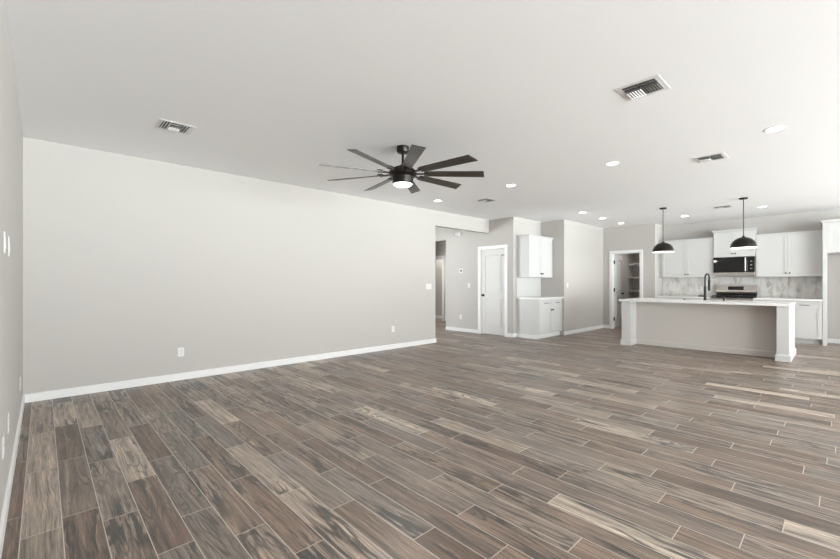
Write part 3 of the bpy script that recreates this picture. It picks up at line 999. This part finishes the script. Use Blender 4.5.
arm.box(.12, -.020, -.010, .27, .020, .002, .003); arm.box(.235, -.034, .004, .30, .034, .011, .002)
for s in (-.02, .02): arm.lathe([(0.007, -.014), (0.007, .014)], 8, 'Z', (.27, s, 0))
ar0 = arm.build('blade_arm', 'bronze', origin=(0, 0, 0)); ar0.parent = bl0
for k in range(9):
    if k == 0: b_, a_ = bl0, ar0
    else:
        b_ = bl0.copy(); COL.objects.link(b_); a_ = ar0.copy(); COL.objects.link(a_); a_.parent = b_
        b_.parent = t
    b_.location = (0, 0, 2.445 - CEIL)
    b_.rotation_euler = (0, 0, math.radians(38 + 40 * k))
ld = bpy.data.lights.new('fan_lamp', 'AREA'); ld.shape = 'DISK'; ld.size = .2; ld.energy = 10; ld.color = (1, .97, .92)
lo = bpy.data.objects.new('fan_lamp', ld); COL.objects.link(lo); lo.parent = t; lo.location = (0, 0, 2.27 - CEIL)

# recessed lights
def can():
    t = thing('recessed_light', (0, 0, 0), '', 'recessed light')
    m = MB(); m.lathe([(0.062, -.0005), (0.086, -.0005), (0.0855, -.002), (0.080, -.0035), (0.068, -.0035), (0.062, -.0005)], 32, 'Z', cap=False)
    m.build('trim_ring', 'vent', t, smooth=True)
    m = MB(); m.lathe([(0, -.003), (0.066, -.003), (0.066, -.001), (0, -.001)], 32, 'Z', cap=False)
    m.build('lens', 'lamp', t, smooth=True)
    ld = bpy.data.lights.new('recessed_lamp', 'SPOT'); ld.energy = CAN_POWER; ld.spot_size = math.radians(130); ld.spot_blend = .8; ld.shadow_soft_size = .06; ld.color = (1, .97, .93)
    lo = bpy.data.objects.new('recessed_lamp', ld); COL.objects.link(lo); lo.parent = t; lo.location = (0, 0, -.03)
    return t
CANS = [((5.19, .445), 'recessed ceiling light at the right, the nearest and largest one'),
        ((5.205, 1.98), 'recessed ceiling light between the two right-hand ceiling vents and the fan'),
        ((5.24, 3.50), 'recessed ceiling light just right of the ceiling fan blades'),
        ((5.245, 5.07), 'recessed ceiling light above the end of the long bare wall'),
        ((10.30, 1.065), 'recessed ceiling light right of the right pendant'),
        ((10.46, 2.415), 'recessed ceiling light between the two pendants'),
        ((8.34, 3.78), 'recessed ceiling light in front of the bar niche, first of the row of three'),
        ((9.43, 3.80), 'middle recessed ceiling light of the row of three leading to the pantry'),
        ((10.545, 3.795), 'recessed ceiling light directly before the pantry door')]
c0 = can()
for i, ((x_, y_), lab) in enumerate(CANS):
    c_ = c0 if i == 0 else copy_tree(c0)
    c_.location = (x_, y_, CEIL)
    tag(c_, lab, 'recessed light', 'recessed ceiling lights')

# unseen lamps added to brighten the hall, corridor and pantry
for (x_, y_, pw, lab) in ((6.7, 7.3, 8, 'unseen ceiling light added to brighten the hall behind the header'), (8.6, 8.7, 120, 'unseen ceiling light added to brighten the corridor'), (9.86, 9.3, 110, 'unseen ceiling light added to brighten the room past the cased opening'), (12.0, 3.75, 42, 'unseen ceiling light added to brighten the pantry')):
    c_ = copy_tree(c0); c_.location = (x_, y_, CEIL)
    for ch in c_.children:
        if ch.type == 'LIGHT':
            ch.data = ch.data.copy(); ch.data.energy = pw
    tag(c_, lab, 'recessed light', 'recessed ceiling lights')

# supply vents: frame, dark sheet for the shaded duct, slats in banks
def vent(x, y, lx, ly, banks, label):
    """banks: list of (x0,x1,y0,y1,dir,n) in fractions of the opening"""
    t = thing('ceiling_vent', (x, y, CEIL), label, 'ceiling vent', 'white ceiling supply vents')
    z1, z0 = CEIL - .0005, CEIL - .003
    b_ = .034
    X0, X1, Y0, Y1 = x - lx / 2, x + lx / 2, y - ly / 2, y + ly / 2
    m = MB()
    m.box(X0, Y0, z0, X1, Y0 + b_, z1); m.box(X0, Y1 - b_, z0, X1, Y1, z1)
    m.box(X0, Y0 + b_, z0, X0 + b_, Y1 - b_, z1); m.box(X1 - b_, Y0 + b_, z0, X1, Y1 - b_, z1)
    fr = m
    ix0, ix1, iy0, iy1 = X0 + b_, X1 - b_, Y0 + b_, Y1 - b_
    fx_ = lambda f: ix0 + (ix1 - ix0) * f
    fy_ = lambda f: iy0 + (iy1 - iy0) * f
    for (a0, a1, b0, b1, dr, n, lean) in banks:
        # dividing bars round each bank
        for (p, q, r_, s) in ((a0, a1, b0, b0), (a0, a1, b1, b1)):
            if 0 < r_ < 1: fr.box(fx_(p), fy_(r_) - .005, z0, fx_(q), fy_(r_) + .005, z1)
        for xx in (a0, a1):
            if 0 < xx < 1: fr.box(fx_(xx) - .005, fy_(b0), z0, fx_(xx) + .005, fy_(b1), z1)
    fr.build('frame', 'vent', t)
    m = MB(); m.box(ix0, iy0, CEIL - .0015, ix1, iy1, CEIL - .0005); m.build('duct', 'dark_duct', t)  # flat sheet, its dark colour stands for shade inside the duct
    w = .016; c_, s_ = math.cos(math.radians(50)), math.sin(math.radians(50))
    for (a0, a1, b0, b1, dr, n, lean) in banks:
        for k in range(n):
            f = (k + .5) / n
            m = MB()
            if dr == 'x':      # slat runs along x
                yy = fy_(b0 + (b1 - b0) * f)
                d_ = w * s_ * .5 * lean
                m.prism([(fx_(a0), yy - d_, CEIL - .012), (fx_(a0), yy - d_ + .0012, CEIL - .012), (fx_(a0), yy + d_ + .0012, CEIL - .003), (fx_(a0), yy + d_, CEIL - .003)], (fx_(a1) - fx_(a0), 0, 0))
            else:
                xx = fx_(a0 + (a1 - a0) * f)
                d_ = w * s_ * .5 * lean
                m.prism([(xx - d_, fy_(b0), CEIL - .012), (xx - d_ + .0012, fy_(b0), CEIL - .012), (xx + d_ + .0012, fy_(b0), CEIL - .003), (xx + d_, fy_(b0), CEIL - .003)], (0, fy_(b1) - fy_(b0), 0))
            m.build('slat', 'vent', t)
three = [(0, .3, 0, 1, 'y', 3, 1), (.3, .7, 0, .5, 'x', 2, 1), (.3, .7, .5, 1, 'x', 3, -.5), (.7, 1, 0, 1, 'y', 3, 1)]
two = [(0, .42, 0, .5, 'y', 2, 1), (0, .42, .5, 1, 'y', 2, 1), (.42, 1, 0, .5, 'x', 6, .6), (.42, 1, .5, 1, 'x', 6, -.35)]
vent(.925, 4.415, .30, .28, three, 'white square ceiling vent at the left, above the long wall')
vent(3.37, 1.055, .30, .30, two, 'white ceiling vent at the right foreground, the largest one')
vent(5.83, 1.077, .30, .30, two, 'white ceiling vent between the largest vent and the right pendant')
vent(9.76, 1.61, .30, .30, two, 'small far ceiling vent between the two pendants')
vent(5.85, 4.43, .30, .28, three, 'white ceiling vent right of the fan near the hall opening')

# pendants over the island
def pendant():
    t = thing('pendant_lamp', (0, 0, 0), '', 'pendant lamp')
    drop = -.875                       # rim of the shade, below the ceiling
    m = MB(); m.lathe([(0.0, 0), (0.062, 0), (0.062, -.018), (0.056, -.024), (0, -.024)], 28, 'Z', cap=False); m.build('canopy', 'bronze', t, smooth=True)
    m = MB(); m.cyl((0, 0, -.02), (0, 0, drop + .20), .0065, 10); m.build('rod', 'bronze', t, smooth=True)
    R, H = .188, .185
    prof = [(R * math.cos(a), drop + H * math.sin(a)) for a in [math.radians(v) for v in (0, 10, 20, 30, 40, 50, 60, 70, 80)]]
    prof += [(0.022, drop + H), (0.020, drop + H + .02), (0.0, drop + H + .022)]
    m = MB(); m.lathe(prof, 40, 'Z', cap=False)
    sh = m.build('shade', 'bronze', t, smooth=True)
    ri, hi = R - .004, H - .004
    prof = [(R, drop), (R + .002, drop - .010), (ri, drop - .010)] + [(ri * math.cos(a), drop + hi * math.sin(a)) for a in [math.radians(v) for v in (0, 15, 30, 45, 60, 75)]] + [(0.0, drop + hi)]
    m = MB(); m.lathe(prof, 40, 'Z', cap=False)
    li = m.build('shade_lining', 'shade_in', sh, smooth=True)
    li['label'] = 'white enamel inside of the shade'
    m = MB(); m.lathe([(0.018, drop + .165), (0.018, drop + .115), (0.0, drop + .115)], 16, 'Z', cap=False); m.build('socket', 'black', t, smooth=True)
    m = MB(); m.lathe([(0.014, drop + .118), (0.030, drop + .09), (0.032, drop + .07), (0.022, drop + .045), (0, drop + .038)], 20, 'Z'); m.build('bulb', 'bulb', t, smooth=True)
    ld = bpy.data.lights.new('pendant_bulb_light', 'POINT'); ld.energy = 5; ld.shadow_soft_size = .04; ld.color = (1, .93, .84)
    lo = bpy.data.objects.new('pendant_bulb_light', ld); COL.objects.link(lo); lo.parent = t; lo.location = (0, 0, drop + .0)
    return t
p0 = pendant()
for i, ((x_, y_), lab) in enumerate((((9.03, 2.452), 'dark dome pendant over the left half of the island'), ((9.0, 1.186), 'dark dome pendant over the right half of the island, before the microwave'))):
    p_ = p0 if i == 0 else copy_tree(p0)
    p_.location = (x_, y_, CEIL)
    tag(p_, lab, 'pendant lamp', 'dome pendants over the island')

# ------------------------------------------------------------------ small things on the walls
def plate(name, facing, plane, u, v, label, cat, gangs=1, kind='outlet', w=.07, h=.115, group=None):
    T = plane_T(facing, plane)
    W = w + (gangs - 1) * .046
    c = T @ Vector((u, v, 0))
    t = thing(name, c, label, cat, group)
    m = MB(T); m.box(u - W / 2, v - h / 2, .0005, u + W / 2, v + h / 2, .0045, .0015); m.build('cover_plate', 'plastic', t)
    for g in range(gangs):
        uc = u + (g - (gangs - 1) / 2) * .046
        if kind == 'outlet':
            for s in (-1, 1):
                m = MB(T); m.box(uc - .017, v + s * .024 - .016, .0045, uc + .017, v + s * .024 + .016, .0065, .0008)
                rc = m.build('receptacle', 'plastic', t)
                m = MB(T)
                for q in (-.006, .006): m.box(uc + q - .0012, v + s * .024 - .006, .0064, uc + q + .0012, v + s * .024 + .006, .0068)
                m.build('slot', 'plastic_shade', rc)
        else:
            m = MB(T)
            m.prism([(uc - .016, v - .033, .0045), (uc - .016, v - .033, .0075), (uc - .016, v + .033, .0055), (uc - .016, v + .033, .0045)], (.032, 0, 0))
            m.build('rocker', 'plastic', t)
    return t
OG, SG = 'white wall outlets', 'white light switches'
plate('wall_outlet', '-Y', Y_BACK, 1.279, .355, 'white outlet low on the long wall, near its left end', 'outlet', group=OG)
plate('wall_outlet', '-Y', Y_BACK, 4.78, .371, 'white outlet low on the long wall, near its right end', 'outlet', group=OG)
plate('light_switch', '-Y', Y_BACK, 5.72, 1.165, 'wide white switch plate at the right end of the long wall', 'light switch', 3, 'switch', group=SG)
plate('light_switch', '+X', X_LEFT, 3.045, 1.45, 'white switch plate on the left wall, nearer the camera', 'light switch', 1, 'switch', group=SG)
plate('light_switch', '+X', X_LEFT, 3.42, 1.454, 'white switch plate on the left wall, farther from the camera', 'light switch', 1, 'switch', group=SG)
plate('wall_outlet', '+X', X_LEFT, 2.946, .403, 'white outlet low on the left wall, nearest the camera', 'outlet', group=OG)
plate('wall_outlet', '+X', X_LEFT, 3.356, .418, 'white outlet low on the left wall, second from the camera', 'outlet', group=OG)
plate('wall_outlet', '+X', X_LEFT, 5.02, .34, 'white outlet low on the left wall, close to the room corner', 'outlet', group=OG)
plate('light_switch', '-X', 7.75, -6.404, 1.178, 'white switch plate between thermostat and hall door', 'light switch', 1, 'switch', group=SG)
plate('wall_outlet', '-X', 7.75, -6.674, .368, 'white outlet low on the hall wall under the thermostat', 'outlet', group=OG)
plate('light_switch', '-Y', 4.50, 9.12, 1.188, 'white switch plate on the wall just right of the bar niche', 'light switch', 1, 'switch', group=SG)

T = plane_T('-X', 7.75)
t = thing('thermostat', (7.75, 6.647, 1.547), 'white square thermostat with round dark dial on the hall wall', 'thermostat')
m = MB(T); m.box(-6.647 - .065, 1.547 - .055, .0005, -6.647 + .065, 1.547 + .055, .022, .006); m.build('housing', 'plastic', t)
m = MB(T); m.lathe([(0.026, .020), (0.026, .026), (0.022, .030), (0, .031)], 24, 'Z', (-6.647, 1.547, 0)); m.build('dial', 'black', t, smooth=True)
t = thing('door_chime', (7.75, 6.72, 2.44), 'white door chime box high on the hall wall under the header', 'door chime')
m = MB(T); m.box(-6.82, 2.44, .0005, -6.64, 2.525, .055, .006); m.build('housing', 'plastic', t)
m = MB(T); m.box(-6.80, 2.455, .055, -6.66, 2.510, .060, .003); m.build('cover', 'plastic', t)
